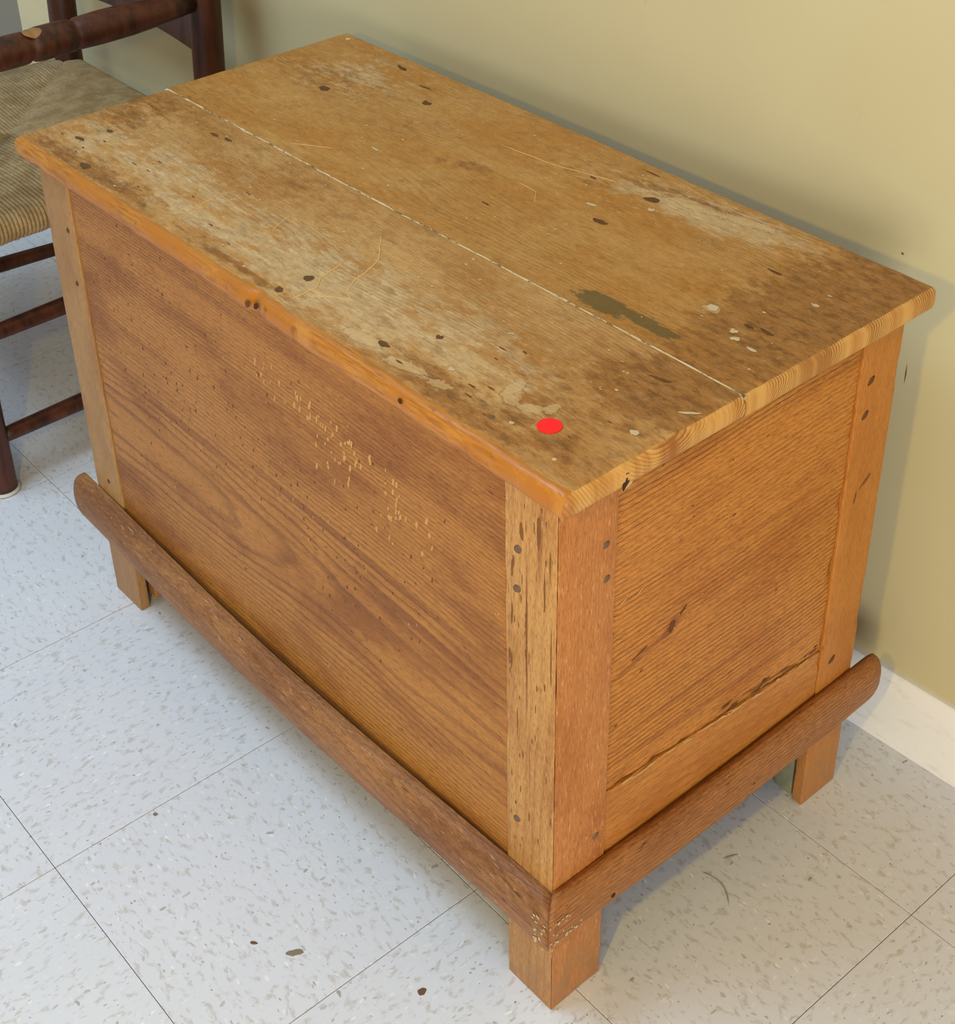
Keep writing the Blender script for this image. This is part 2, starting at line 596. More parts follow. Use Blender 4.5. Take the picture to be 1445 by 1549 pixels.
    rc = k.mix(k.step(blot, .35, .6), rc, srgb(172, 106, 30))
    rc = k.mix(k.math('MULTIPLY', k.step(blot2, .55, .7), .5), rc, srgb(196, 140, 66))
    rc = k.mix(k.math('MULTIPLY', k.step(pit, .62, .74), .6), rc, srgb(110, 62, 24))
    col = k.mix(rimw, col, rc)
    # end grain: arcs of the growth rings
    cy = k.math('ADD', Y, -.09 + seed * -.7)
    cz = k.math('ADD', Z, -.66)
    rr = k.math('SQRT', k.math('ADD', k.math('MULTIPLY', cy, cy), k.math('MULTIPLY', cz, cz)))
    rr = k.math('MULTIPLY_ADD', k.noise(p, 40, 2), .004, rr)
    pe = k.math('FRACT', k.math('MULTIPLY', rr, 330))
    er = k.math('MULTIPLY', k.step(pe, .3, .8), k.step(pe, .88, 1, 1, 0))
    ec = k.mix(k.step(blot2, .4, .65), srgb(208, 158, 88), srgb(184, 126, 60))
    er = k.math('MULTIPLY', er, k.step(k.noise(k.comb(2.0, k.math('MULTIPLY', Y, 16), 0.0), 1, 2), .44, .58, .12, 1.0))
    ec = k.mix(k.math('MULTIPLY', er, .75), ec, srgb(112, 62, 24))
    ec = k.mix(k.step(blot, .5, .66), ec, srgb(150, 92, 42))
    endm = k.step(k.math('ADD', e[1], k.math('MULTIPLY', w, .35)), .42, .56)
    col = k.mix(endm, col, ec)
    hgt = k.math('SUBTRACT', k.math('MULTIPLY', fib, .4), k.math('MULTIPLY_ADD', k.step(pit, .66, .76), .7, k.math('MULTIPLY', ring, .3)))
    rough = k.math('SUBTRACT', k.math('MULTIPLY_ADD', wear, .12, .46), k.math('MULTIPLY', k.math('MAXIMUM', rimw, vn), .10))
    return k.done(col, rough, .30, k.bump(hgt, .25, .0008))


W_FRONT = wood('pine_front', 'x', srgb(192, 130, 58), srgb(112, 62, 22), srgb(156, 96, 40), 250, (.14, .30), .015, .012, .66, .6,
               streaks=((-.25, .385, .20, .0055, -.03, .55), (-.17, .352, .13, .0075, -.05, .6), (-.56, .370, .12, .006, .02, .45), (-.42, .33, .16, .004, 0, .35),
                        (-.12, .30, .10, .004, -.03, .4), (-.63, .44, .08, .004, 0, .3), (-.35, .56, .28, .006, 0, .25)))
W_SIDE = wood('pine_side', 'y', srgb(212, 140, 62), srgb(122, 64, 20), srgb(190, 116, 46), 185, (-.09, .02), -.02, .010, .85, .5,
              streaks=((.137, .392, .013, .010, .5, .6), (.105, .381, .045, .004, .25, .5), (.20, .30, .14, .004, .02, .4), (.25, .44, .10, .004, 0, .35), (.20, .265, .16, .005, -.05, .4)))
W_SIDE2 = wood('pine_side_low', 'y', srgb(206, 138, 66), srgb(150, 84, 32), srgb(190, 120, 54), 120, (-.05, .10), .05, .03, .35, .4)
W_STILE = wood('stile_pale', 'z', srgb(208, 156, 92), srgb(140, 84, 40), srgb(188, 132, 72), 90, (.02, .05), .05, .03, .4, .85,
               pale=srgb(224, 184, 124), palethr=.60, streaks=((.43, -.034, .10, .0014, 0, .8), (.545, -.019, .045, .003, .02, .6), (.30, -.030, .05, .001, 0, .6)))
W_STILE2 = wood('stile_red', 'z', srgb(204, 134, 74), srgb(152, 84, 40), srgb(186, 114, 58), 160, (.05, -.12), .03, .02, .3, .35,
                pale=srgb(226, 170, 116), palethr=.58)
W_STILE3 = wood('stile_honey', 'z', srgb(204, 134, 60), srgb(158, 92, 36), srgb(192, 120, 50), 120, (.45, -.10), .03, .02, .25, .35)
W_STILE4 = wood('stile_tan', 'z', srgb(186, 142, 90), srgb(142, 96, 54), srgb(170, 124, 76), 120, (.10, -.76), .03, .02, .25, .4)
W_MOLD = wood('molding_wood_x', 'x', srgb(172, 120, 74), srgb(98, 60, 34), srgb(140, 92, 56), 260, (.05, .10), .02, .02, .6, .6,
              pale=srgb(200, 164, 126), palethr=.61, rough=.5)
W_MOLDY = wood('molding_wood_y', 'y', srgb(176, 116, 66), srgb(106, 62, 32), srgb(150, 94, 52), 260, (.05, .10), .02, .02, .6, .6,
               pale=srgb(196, 152, 108), palethr=.62, rough=.5)
W_DARK = plain('dark_inside', srgb(52, 38, 26), .9, .1)
W_GREEN = plain('old_green_paint', srgb(142, 142, 112), .7, .2, .6, 120)
LID_F = mat_lid('lid_board_front', 0.0, srgb(188, 142, 84), srgb(138, 90, 44), srgb(168, 114, 54))
LID_R = mat_lid('lid_board_rear', 3.1, srgb(182, 132, 68), srgb(148, 96, 40), srgb(172, 114, 44))
IRON = plain('iron_nail', srgb(122, 94, 70), .65, .2, .6, 400)
KNOT = plain('knot', srgb(112, 72, 38), .6, .2, .8, 300)
GOUGE = plain('gouge', srgb(138, 90, 48), .6, .2, .7, 260)
PITS = plain('lid_pit', srgb(112, 78, 44), .6, .2, .8, 260)
KNOTD = plain('dark_pit', srgb(66, 40, 22), .7, .2)
CHIP = plain('bare_wood_chip', srgb(208, 158, 96), .6, .2, .4, 200)
CHIPW = plain('white_speck', srgb(204, 180, 138), .6, .2, .3, 200)
SCR = plain('scratch', srgb(224, 180, 114), .6, .2, .3, 200)
FILL = NT('old_filler')
_p = FILL.obj()
_c = FILL.mix(FILL.step(FILL.noise(FILL.scl(_p, (60, 200, 200)), 1, 4, .7), .40, .52), srgb(104, 84, 58), srgb(206, 186, 146))
FILL = FILL.done(_c, .8, .15, FILL.bump(FILL.noise(_p, 500, 3), .6, .001))

# ------------------------------------------------------------------ the chest
L, D, H, HT = .798, .419, .5952, .6176
chest = empty('blanket_chest', (-.4, .21, 0), 'worn pine chest with plank lid and square feet against the cream wall', 'chest')


def part(name, me, mat, parent=chest, label=None, smooth=True):
    o = link(name, me, mat, parent, smooth)
    if label:
        o['label'] = label
    return o


def subpart(name, me, mat, parent):
    o = bpy.data.objects.new(name, me)
    COL.objects.link(o)
    me.materials.append(mat)
    o.parent = parent
    me.polygons.foreach_set('use_smooth', [True] * len(me.polygons))
    return o


TH = .013
# stiles: the front ones lap over the side ones, each runs down to a foot
st_f1 = part('front_stile', rbox('front_stile', (-.0588, 0, 0), (0, TH, H), .0009, (3, 2, 60), lambda x, y, z: (x - max(0, y) * (x + .0588) / .0588, y, z), .0012, 30), W_STILE,
             label='pale scarred front stile and foot at the near corner')
st_f2 = part('front_stile', rbox('front_stile', (-L, 0, 0), (-L + .060, TH, H), .0018, (3, 1, 60), None, .0012, 30), W_STILE4)
st_s1 = part('side_stile', rbox('side_stile', (-TH, 0.0002, 0), (0, .0630, H), .0009, (2, 3, 60), lambda x, y, z: (x, y + max(0, -x) * (.0630 - y) / .0630, z), .0012, 30), W_STILE2,
             label='reddish side stile and foot at the near corner')
# the near side stile shows its full width: a facing strip meets the front stile at the corner
st_s2 = part('side_stile', rbox('side_stile', (-TH, D - .0560, 0), (0, D, H), .0018, (1, 3, 60), None, .0012, 30), W_STILE3,
             label='honey side stile and foot near the wall')
st_s3 = part('side_stile', rbox('side_stile', (-L, TH + .0006, 0), (-L + TH, .062, H), .0018, (1, 3, 30), None, .0012, 30), W_STILE3)
st_s4 = part('side_stile', rbox('side_stile', (-L, D - .058, 0), (-L + TH, D, H), .0018, (1, 3, 30), None, .0012, 30), W_STILE3)
st_b1 = part('back_stile', rbox('back_stile', (-.070, D - TH, 0), (-TH - .006, D, H), .0018, (2, 1, 20), None, .002, 30), W_GREEN)
st_b2 = part('back_stile', rbox('back_stile', (-L + TH + .004, D - TH, 0), (-L + .066, D, H), .0018, (2, 1, 20), None, .002, 30), W_GREEN)

# inner blocks behind the stiles, seen between the feet
part('corner_block', rbox('corner_block', (-.041, .366, 0), (-.0165, .404, H), .002, (2, 2, 12), None, .004, 40), W_GREEN,
     label='old green-painted inner corner block by the rear foot')
part('corner_block', rbox('corner_block', (-L + TH + .004, .0205, .010), (-.7345, .046, H), .0018, (2, 2, 12), None, .003, 40), W_STILE3,
     label='short inner corner block behind the far front foot')

# panels between the stiles, a hair behind their faces
front = part('front_panel', rbox('front_panel', (-L + .0612, .0022, .095), (-.0600, .018, H), .0014, (80, 1, 40)), W_FRONT,
             label='wide pine front panel with chipped pale marks')


def seamz(y):
    return .2445 - (y - .0636) * .079


def up(x, y, z):
    t = (z - .24) / (H - .24)
    zs = seamz(y) + .0006
    return (x, y, zs + t * (H - zs))


def dn(x, y, z):
    t = (z - .095) / (.24 - .095)
    zs = seamz(y) - .0006
    return (x, y, .095 + t * (zs - .095))


ps1 = part('side_plank', rbox('side_plank', (-.018, .0640, .24), (-.0024, D - .0568, H), .0014, (1, 40, 40), up, .003, 40), W_SIDE,
           label='upper side plank with strong dark grain')
ps2 = part('side_plank', rbox('side_plank', (-.018, .0640, .095), (-.0016, D - .0568, .24), .0014, (1, 40, 16), dn, .003, 40), W_SIDE2)
part('side_plank', rbox('side_plank', (-L + .0025, .063, .095), (-L + .018, D - .059, H), .0014, (1, 10, 10)), W_SIDE)
part('back_panel', rbox('back_panel', (-L + .067, D - .018, .095), (-.071, D - .002, H), .0014, (10, 1, 10)), W_SIDE2)
part('bottom_board', rbox('bottom_board', (-L + .02, .02, .112), (-.02, D - .02, .128), .001, (1, 1, 1)), W_DARK)

# lid of two boards with worn rims ---------------------------------------------------
XL0, XL1 = -.8205, .0225
YF, YS, YR = -.0165, .1742, .4275


def ell(x, y, cx, cy, rx, ry, rot=0.0):
    dx, dy = x - cx, y - cy
    c, s = math.cos(rot), math.sin(rot)
    u, v = (dx * c + dy * s) / rx, (-dx * s + dy * c) / ry
    return math.exp(-(u * u + v * v) * .7)


PALE = [(-.20, .385, .10, .026, .12, .9), (-.62, .06, .20, .05, 0, .55), (-.33, .05, .16, .05, 0, .8), (-.20, .06, .10, .06, 0, .6), (-.70, .35, .07, .05, .3, .55),
        (-.105, .055, .012, .022, .4, .8), (-.075, .045, .022, .010, .2, .7), (-.245, .010, .03, .008, .1, 1.0), (-.18, .012, .03, .007, .1, .9), (-.75, .04, .05, .06, 0, .5), (-.5, .03, .15, .02, 0, .7)]
DARKV = [(-.70, .004, .11, .012, 0, .85), (-.43, .002, .10, .008, 0, .6), (-.12, .006, .10, .012, 0, .8), (-.06, .03, .07, .03, 0, .55), (-.02, .30, .062, .20, 0, .95), (-.03, .13, .055, .045, 0, .95), (-.075, .07, .06, .045, 0, .45), (-.71, .33, .07, .03, .2, .5), (-.78, .12, .05, .06, 0, .6),
         (-.04, .02, .05, .02, 0, .6), (-.24, .395, .12, .010, .12, .6), (-.66, .015, .10, .014, 0, .55), (-.15, .02, .07, .012, 0, .7), (-.43, .290, .022, .010, .2, .8),
         (-.464, .278, .010, .007, .2, .75), (-.554, .302, .020, .014, .2, .4), (-.34, .36, .05, .02, 0, .4), (-.52, .14, .09, .03, 0, .35), (-.09, .048, .010, .012, .5, .7)]
BARE_P = [(-.246, .011, .022, .0075, .15, 1), (-.190, .010, .024, .0060, .2, 1), (-.150, .014, .012, .005, .3, .9), (-.107, .053, .006, .014, .25, .95), (-.097, .041, .008, .006, -.5, .95),
          (-.078, .044, .010, .006, .5, .95), (-.066, .056, .005, .008, .1, .9), (-.225, .388, .034, .0085, .12, .9), (-.165, .400, .030, .0075, .14, .9),
          (-.085, .258, .008, .006, 0, .9)]
GREEN = [(-.150, .1955, .036, .012, .05, .95), (-.100, .199, .030, .009, -.05, .85), (-.175, .194, .016, .008, 0, .6)]


def lid_board(name, lo, hi, mat, deform, rimfront, label):
    me = rbox(name, lo, hi, .0085 if rimfront else .0065, (210, 50, 2), None, sharp=((1, rimfront),))
    me2vs = [v.co.copy() for v in me.vertices]
    a = me.attributes.new('marks', 'FLOAT_COLOR', 'POINT')
    b = me.attributes.new('rim', 'FLOAT_COLOR', 'POINT')
    for i, v in enumerate(me.vertices):
        x, y, z = me2vs[i]
        pale = max([w * ell(x, y, *e) for *e, w in PALE])
        dk = max([w * ell(x, y, *e) for *e, w in DARKV])
        gn = max([w * ell(x, y, *e) for *e, w in GREEN])
        a.data[i].color = (pale, dk, gn, 1)
        # rim: signed measure of how far the point is round the front edge / right end
        fr = 0.0
        if rimfront:
            fr = max(0.0, min(1.0, (lo[1] + .0145 - y) / .012))
            if z < hi[2] - .006:
                fr = 1.0 if y < lo[1] + .03 else fr
        en = max(0.0, min(1.0, (x - (hi[0] - .0075)) / .006))
        if z < hi[2] - .006 and x > hi[0] - .0035:
            en = 1.0
        b.data[i].color = (fr, en, max([w * ell(x, y, *e) for *e, w in BARE_P]), 1)
        v.co = deform(x, y, z)
    return part(name, me, mat, label=label)


def lidz(x, y):
    return .0012 * mnoise.noise(Vector((x * 3, y * 5, 1.0))) + .0004 * mnoise.noise(Vector((x * 40, y * 60, 2.0)))


def def_front(x, y, z):
    f = max(0.0, 1 - (y - YF) / .03)
    top = (z - (HT - .0224)) / .0224
    yy = y + f * (.0022 * mnoise.noise(Vector((x * 9, 0, 3))) + .0012 * mnoise.noise(Vector((x * 45, z * 60, 8))))
    yy += f * top * .002
    if y < YF + .02:                         # a broken notch in the edge by the knots
        yy += .0035 * math.exp(-((x + .366) / .007) ** 2) * f
    if y > YS - .02:                         # chipped edge along the seam
        yy -= .0007 + .0010 * max(0, mnoise.noise(Vector((x * 50, 5, 1)))) * top
        yy += .0025 * math.sin((x + .36) * 3.6) * ((y - YS + .02) / .02)
    zz = z + lidz(x, y) * top
    return (x, yy, zz)


def def_rear(x, y, z):
    top = (z - (HT - .0224)) / .0224
    yy = y
    if y < YS + .02:
        yy += .0007 + .0010 * max(0, mnoise.noise(Vector((x * 50, 9, 4)))) * top
        yy += .0025 * math.sin((x + .36) * 3.6) * ((YS + .02 - y) / .02)
    zz = z + (lidz(x, y) - .0006) * top
    return (x, yy, zz)


lf = lid_board('lid_board', (XL0 + .004, YF, HT - .0224), (XL1, YS, HT), LID_F, def_front, True,
               'front lid board with amber worn edge')
lr = lid_board('lid_board', (XL0, YS, HT - .0224), (XL1, YR, HT), LID_R, def_rear, False,
               'rear lid board with dark green stain')
# old filler squeezed into the seam
vs, fs = [], []
nn = 300
for i in range(nn + 1):
    x = XL0 + .006 + (XL1 - XL0 - .008) * i / nn
    y = YS + .0025 * math.sin((x + .36) * 3.6)
    w = .0011 + .0010 * max(0, .5 + mnoise.noise(Vector((x * 45, 2, 7)))) * (1.0 if x > -.7 else .8)
    zt = HT + .0002 + .0007 * mnoise.noise(Vector((x * 60, 1, 1))) + lidz(x, y)
    vs += [(x, y - w, zt - .0008), (x, y, zt + .0004), (x, y + w, zt - .0008), (x, y + w, HT - .018), (x, y - w, HT - .018)]
    if i:
        a, b = (i - 1) * 5, i * 5
        for q in range(5):
            fs.append((a + q, b + q, b + (q + 1) % 5, a + (q + 1) % 5))
fs += [(4, 3, 2, 1, 0), tuple(nn * 5 + q for q in range(5))]
part('seam_filler', mesh('seam_filler', vs, fs), FILL, label='chalky filler in the seam of the lid')

# half-round base moulding -------------------------------------------------------------
MZ0, MZ1 = .1075, .1655


def molding(name, mat, front_side):
    m = .020 if front_side else .0155
    prof = []
    for k in range(15):
        t = math.pi * k / 14
        zc = math.cos(t)
        d = m * (max(0.0, math.sin(t)) ** (.62 if zc > 0 else .42))
        prof.append((d, (MZ0 + MZ1) / 2 + (MZ1 - MZ0) / 2 * zc + (0 if front_side else .0035)))
    prof.append((-.0002, MZ0 + (0 if front_side else .0035)))
    prof.insert(0, (-.0002, MZ1))
    # stations: 0 at the outer end, 1 at the mitred corner
    length = .843 if front_side else .458
    st = [0.0, .0015, .004, .008, .012, .017, .022] + list(np.linspace(.03, length, 70))
    vs, fs = [], []
    npf = len(prof)
    zc = (MZ0 + MZ1) / 2
    for s in st:
        e = min(1.0, s / .022)
        sc = math.sqrt(max(0.0, 1 - (1 - e) ** 2)) * .80 + .20
        sc = sc if front_side else (sc * .35 + .65)
        t = s / length
        bow = math.sin(math.pi * min(1, t)) ** 1.2
        for d, z in prof:
            dd = d * (sc if d > 0 else 1)
            zz = zc + (z - zc) * sc
            nz = .0006 * mnoise.noise(Vector((s * 18, z * 40, 4.0 if front_side else 9.0)))
            nz += .0004 * mnoise.noise(Vector((s * 70, z * 90, 2.0)))
            dd = dd + (nz if d > 0 else 0)
            if front_side:
                zz -= .0095 * bow
                dd += .0055 * bow
                x = -.843 + s
                if t > .9:
                    x = x + max(0, d) * (.0155 / .020) * ((t - .9) / .1)
                vs.append((x, -dd - .0003, zz))
            else:
                zz -= .003 * bow + .004 * (1 - t)
                dd += .0015 * bow
                y = .458 - s
                if t > .9:
                    y = y - max(0, d) * (.020 / .0155) * ((t - .9) / .1)
                vs.append((dd + .0003, y, zz))
    for i in range(len(st) - 1):
        for q in range(npf):
            a, b = i * npf + q, i * npf + (q + 1) % npf
            f = (a, b, b + npf, a + npf)
            fs.append(f if front_side else f)
    fs.append(tuple(range(npf))[::-1])
    fs.append(tuple((len(st) - 1) * npf + q for q in range(npf)))
    me = mesh(name, vs, fs)
    bm = bmesh.new()
    bm.from_mesh(me)
    bmesh.ops.recalc_face_normals(bm, faces=bm.faces)
    bm.to_mesh(me)
    bm.free()
    return me


mo_f = part('base_molding', molding('base_molding', W_MOLD, True), W_MOLD, label='worn brown half-round molding along the front')
mo_s = part('base_molding', molding('base_molding', W_MOLDY, False), W_MOLDY, label='brown half-round molding along the side')

# nails: small domed heads ---------------------------------------------------------------


def head(p, nrm, r, mat, parent, name='nail', flat=.35, stretch=1.0, rot=0.0):
    nrm = Vector(nrm)
    u = nrm.orthogonal().normalized()
    w = nrm.cross(u)
    if abs(w.z) > abs(u.z):
        u, w = w, u
    vs, fs = [Vector(p) + nrm * r * flat], []
    for ring, (rr, hh) in enumerate(((.6, .8), (1.0, 0.0), (1.0, -.6))):
        for k in range(12):
            a = 2 * math.pi * k / 12
            j = 1 + .15 * mnoise.noise(Vector((k * .9, p[0] * 50, p[2] * 50)))
            vs.append(Vector(p) + (u * math.cos(a) * stretch + w * math.sin(a)) * r * rr * j + nrm * r * flat * hh)
    for k in range(12):
        fs.append((0, 1 + k, 1 + (k + 1) % 12))
        for q in range(2):
            a, b = 1 + q * 12 + k, 1 + q * 12 + (k + 1) % 12
            fs.append((a, a + 12, b + 12, b))
    me = mesh(name, vs, fs)
    bm = bmesh.new()
    bm.from_mesh(me)
    bmesh.ops.recalc_face_normals(bm, faces=bm.faces)
    bm.to_mesh(me)
    bm.free()
    return subpart(name, me, mat, parent)


for x, z in ((-.044, .525), (-.045, .485), (-.046, .222)):
    head((x, 0, z), (0, -1, 0), .0036, IRON, st_f1, stretch=1.5)
for x, z in ((-.752, .525), (-.753, .460), (-.765, .186)):
    head((x, 0, z), (0, -1, 0), .0030, KNOT, st_f2, stretch=1.3)
for y, z in ((.051, .528), (.053, .493), (.051, .200)):
    head((0, y, z), (1, 0, 0), .0034, IRON, st_s1, stretch=1.2)
for y, z in ((.379, .532), (.377, .496), (.381, .199)):
    head((0, y, z), (1, 0, 0), .0034, KNOT, st_s2, stretch=1.7)
for x, y in ((-.089, .014),):
    head((x, y, HT), (0, 0, 1), .0032, IRON, lf)
head((.0165, .060, .128), (1, 0, 0), .0028, KNOTD, mo_s, flat=.2)
head((.0165, .252, .131), (1, 0, 0), .0030, KNOTD, mo_s, flat=.2)
head((.0165, .330, .136), (1, 0, 0), .0026, IRON, mo_s, flat=.2)


# surface marks: many thin slivers in one mesh each ---------------------------------------
def marks(name, lst, mat, parent, label=None):
    """lst: (origin, u, v, n, ru, rv) irregular flat blobs"""
    vs, fs = [], []
    for q, (o, u, v, n, ru, rv) in enumerate(lst):
        o, u, v, n = Vector(o), Vector(u), Vector(v), Vector(n)
        b = len(vs)
        vs.append(o + n * .00035)
        m = 16
        for k in range(m):
            a = 2 * math.pi * k / m
            f = 1 + .5 * mnoise.noise(Vector((q * 3.1 + math.cos(a) * 1.5, math.sin(a) * 1.5, q * .7))) + .3 * mnoise.noise(Vector((q * 1.3 + math.cos(a) * 4, math.sin(a) * 4, q)))
            vs.append(o + u * ru * f * math.cos(a) + v * rv * f * math.sin(a) + n * .0002)
        for k in range(m):
            fs.append((b, b + 1 + k, b + 1 + (k + 1) % m))
    me = mesh(name, vs, fs)
    o = subpart(name, me, mat, parent)
    o['kind'] = 'stuff'
    if label:
        o['label'] = label
    return o


rm = random.Random(11)
fx, fz, fn = (1, 0, 0), (0, 0, 1), (0, -1, 0)
# cluster of pale chips across the front panel
lst = []
clusters = [(-.391, .522, 7), (-.377, .507, 6), (-.345, .512, 5), (-.312, .498, 8), (-.296, .486, 10), (-.270, .502, 8), (-.246, .500, 6), (-.320, .514, 4),
            (-.205, .490, 9), (-.198, .468, 8), (-.163, .462, 5), (-.213, .437, 5), (-.30, .455, 3), (-.26, .47, 4)]
for cx, cz, n in clusters:
    for q in range(n):
        lst.append(((cx + rm.gauss(0, .010), .0022, cz + rm.gauss(0, .010)), (.25, 0, .97), (.97, 0, -.25), fn, rm.uniform(.0016, .0045), rm.uniform(.0007, .0016)))
for q in range(60):
    lst.append(((rm.uniform(-.72, -.07), .0022, rm.uniform(.19, .58)), (.3, 0, .95), (.95, 0, -.3), fn, rm.uniform(.0006, .0018), rm.uniform(.0004, .0009)))
lst += [((-.7345, .0022, .5915), fx, fz, fn, .004, .0028), ((-.690, .0022, .5885), fx, fz, fn, .0035, .0030), ((-.712, .0022, .5925), fx, fz, fn, .020, .0008)]
marks('bare_chips', lst, CHIP, front, 'pale chipped spots in the front panel')
lst = []
for q in range(170):
    cx, cz = rm.choice([(-.60, .47), (-.5, .42), (-.40, .45), (-.25, .46), (-.2, .42), (-.3, .36), (-.62, .36)])
    lst.append(((cx + rm.gauss(0, .05), .0022, cz + rm.gauss(0, .05)), (.2, 0, .98), (.98, 0, -.2), fn, rm.uniform(.0008, .0028), rm.uniform(.0005, .0011)))
lst = [a for a in lst if -.735 < a[0][0] < -.062]
marks('worm_pits', lst, KNOT, front, 'small dark pits in the front panel')
# front stile gouges and splits
lst = [((-.021, 0, .556), (0, 0, 1), fx, fn, .020, .0026), ((-.040, 0, .545), (0, 0, 1), fx, fn, .009, .0030), ((-.050, 0, .505), (.1, 0, 1), fx, fn, .012, .0022),
       ((-.014, 0, .500), (0, 0, 1), fx, fn, .022, .0012), ((-.034, 0, .440), (0, 0, 1), fx, fn, .050, .0009), ((-.051, 0, .455), (0, 0, 1), fx, fn, .013, .0018),
       ((-.052, 0, .405), (0, 0, 1), fx, fn, .010, .0014), ((-.008, 0, .530), (0, 0, 1), fx, fn, .016, .0010), ((-.045, 0, .34), (0, 0, 1), fx, fn, .016, .0008), ((-.006, 0, .44), (0, 0, 1), fx, fn, .03, .0008)]
for q in range(40):
    lst.append(((rm.uniform(-.055, -.004), 0, rm.uniform(.17, .58)), (0, 0, 1), fx, fn, rm.uniform(.002, .007), rm.uniform(.0004, .0012)))
lst = [(a, b, c, d, e * .9, f * .7) for a, b, c, d, e, f in lst]
marks('gouges', lst, GOUGE, st_f1, 'dark gouges in the front stile')
lst = [((-.0012, 0, z), (0, 0, 1), fx, fn, rm.uniform(.004, .012), .0006) for z in (.21, .26, .33, .35, .42, .47, .5, .53, .56, .58)]
marks('bare_edge', lst, CHIP, st_f1)
sy, sn = (0, 1, 0), (1, 0, 0)
# side planks
lst = []
for q in range(70):
    lst.append(((-.0022, rm.uniform(.07, .355), rm.uniform(.25, .585)), (0, .6, .8), (0, .8, -.6), sn, rm.uniform(.0006, .0016), rm.uniform(.0004, .0009)))
lst += [((-.0022, .075 + .02 * q, .455 + .0 * q), (0, .9, .4), (0, .4, -.9), sn, .006, .0009) for q in range(2)]
marks('bare_chips', lst, CHIP, ps1)
lst = [((-.0022, .137, .392), (0, 0.3, 1), (0, 1, -.3), sn, .008, .0045), ((-.0022, .150, .402), (0, .8, .6), (0, .6, -.8), sn, .006, .002), ((-.0022, .098, .385), (0, .9, .3), (0, .3, -.9), sn, .012, .0016)]
for q in range(22):
    lst.append(((-.0022, rm.uniform(.07, .35), rm.uniform(.27, .58)), (0, .9, .3), (0, .3, -.9), sn, rm.uniform(.001, .003), rm.uniform(.0005, .001)))
for q in range(26):
    y = rm.uniform(.22, .355)
    lst.append(((-.0022, y, seamz(y) + rm.uniform(.001, .012)), (0, 1, 0), (0, 0, 1), sn, rm.uniform(.003, .012), rm.uniform(.0005, .0016)))
lst = [(a, b, c, d, e * .85, f * .7) for a, b, c, d, e, f in lst]
marks('knots', lst, KNOT, ps1, 'dark knot and seam wear in the side plank')
lst = []
for q in range(46):
    y = rm.uniform(.066, .35)
    lst.append(((-.0008, y, seamz(y) - rm.uniform(-.001, .003)), (0, 1, -.08), (0, .08, 1), sn, rm.uniform(.002, .010), rm.uniform(.0004, .0012)))
marks('bare_seam_edge', lst, CHIP, ps2)
lst = [((.0, .394, .416), (0, .8, .6), (0, .6, -.8), sn, .013, .0030), ((0, .380, .402), (0, .2, 1), (0, 1, -.2), sn, .008, .002)]
marks('scrape', [(a, b, c, d, e * .8, f * .6) for a, b, c, d, e, f in lst], GOUGE, st_s2)
# moulding: white flecks at the mitre, pale rubbed streaks
lst = []
for q in range(26):
    z = rm.uniform(.115, .155)
    lst.append(((rm.uniform(-.004, .012), -.0203, z), fx, fz, fn, rm.uniform(.0007, .0018), rm.uniform(.0006, .0016)))
marks('paint_flecks', lst, CHIPW, mo_f)
lst = []
for q in range(30):
    lst.append(((.0158, rm.gauss(-.004, .012), rm.uniform(.116, .150)), sy, fz, sn, rm.uniform(.0007, .0018), rm.uniform(.0006, .0016)))
marks('paint_flecks', [a for a in lst if a[0][1] > -.018], CHIPW, mo_s)
# lid marks
lx, ly, ln = (1, 0, 0), (0, 1, 0), (0, 0, 1)


def top(x, y):
    return (x, y, HT + lidz(x, y) - (.0006 if y > YS else 0) + .0001)


lst = [(top(-.258, .368), (.95, .3, 0), (-.3, .95, 0), ln, .0095, .0045), (top(-.260, .299), (.95, .2, 0), (-.2, .95, 0), ln, .0085, .0035),
       (top(-.683, .402), (.95, -.2, 0), (.2, .95, 0), ln, .010, .003), (top(-.695, .301), lx, ly, ln, .008, .005), (top(-.584, .358), lx, ly, ln, .006, .004),
       (top(-.62, .385), lx, ly, ln, .010, .0015), (top(-.30, .43 - .02), lx, ly, ln, .012, .0010), (top(-.09, .345), lx, ly, ln, .008, .0016), (top(-.03, .262), lx, ly, ln, .007, .0024),
       (top(-.045, .258), lx, ly, ln, .004, .002), (top(-.36, .246), lx, ly, ln, .005, .0012), (top(-.33, .36), lx, ly, ln, .004, .0016)]
marks('knots', lst, KNOT, lr, 'dark knots in the rear lid board')
lst = [(top(-.356, .037), lx, ly, ln, .0055, .0045), (top(-.357, .006), lx, ly, ln, .0045, .004), (top(-.204, .059), lx, ly, ln, .0035, .003), (top(-.670, .142), lx, ly, ln, .007, .002), (top(-.650, .146), lx, ly, ln, .006, .002),
       (top(-.759, .034), lx, ly, ln, .0075, .0030), (top(-.754, .066), lx, ly, ln, .005, .0028), (top(-.697, .006), lx, ly, ln, .008, .004), (top(-.04, .146), (.9, .3, 0), (-.3, .9, 0), ln, .010, .002),
       (top(-.225, .018), lx, ly, ln, .006, .003)]
for q in range(24):
    lst.append((top(rm.choice([rm.uniform(-.80, -.45), rm.uniform(-.2, -.02)]), abs(rm.gauss(0, .04)) + .004), lx, ly, ln, rm.uniform(.0015, .005), rm.uniform(.0004, .0011)))
marks('dark_pits', lst, PITS, lf, 'dark pits and knots in the front lid board')


head((-.373, YF - .0006, HT - .012), (0, -1, 0), .0030, KNOT, lf, 'edge_knot', .2, 1.5)
head((-.362, YF + .0012, HT - .010), (0, -1, 0), .0026, KNOTD, lf, 'edge_knot', .2, 2.0)
head((-.162, YF + .0002, HT - .008), (0, -1, 0), .0024, KNOTD, lf, 'edge_knot', .25, 1.2)


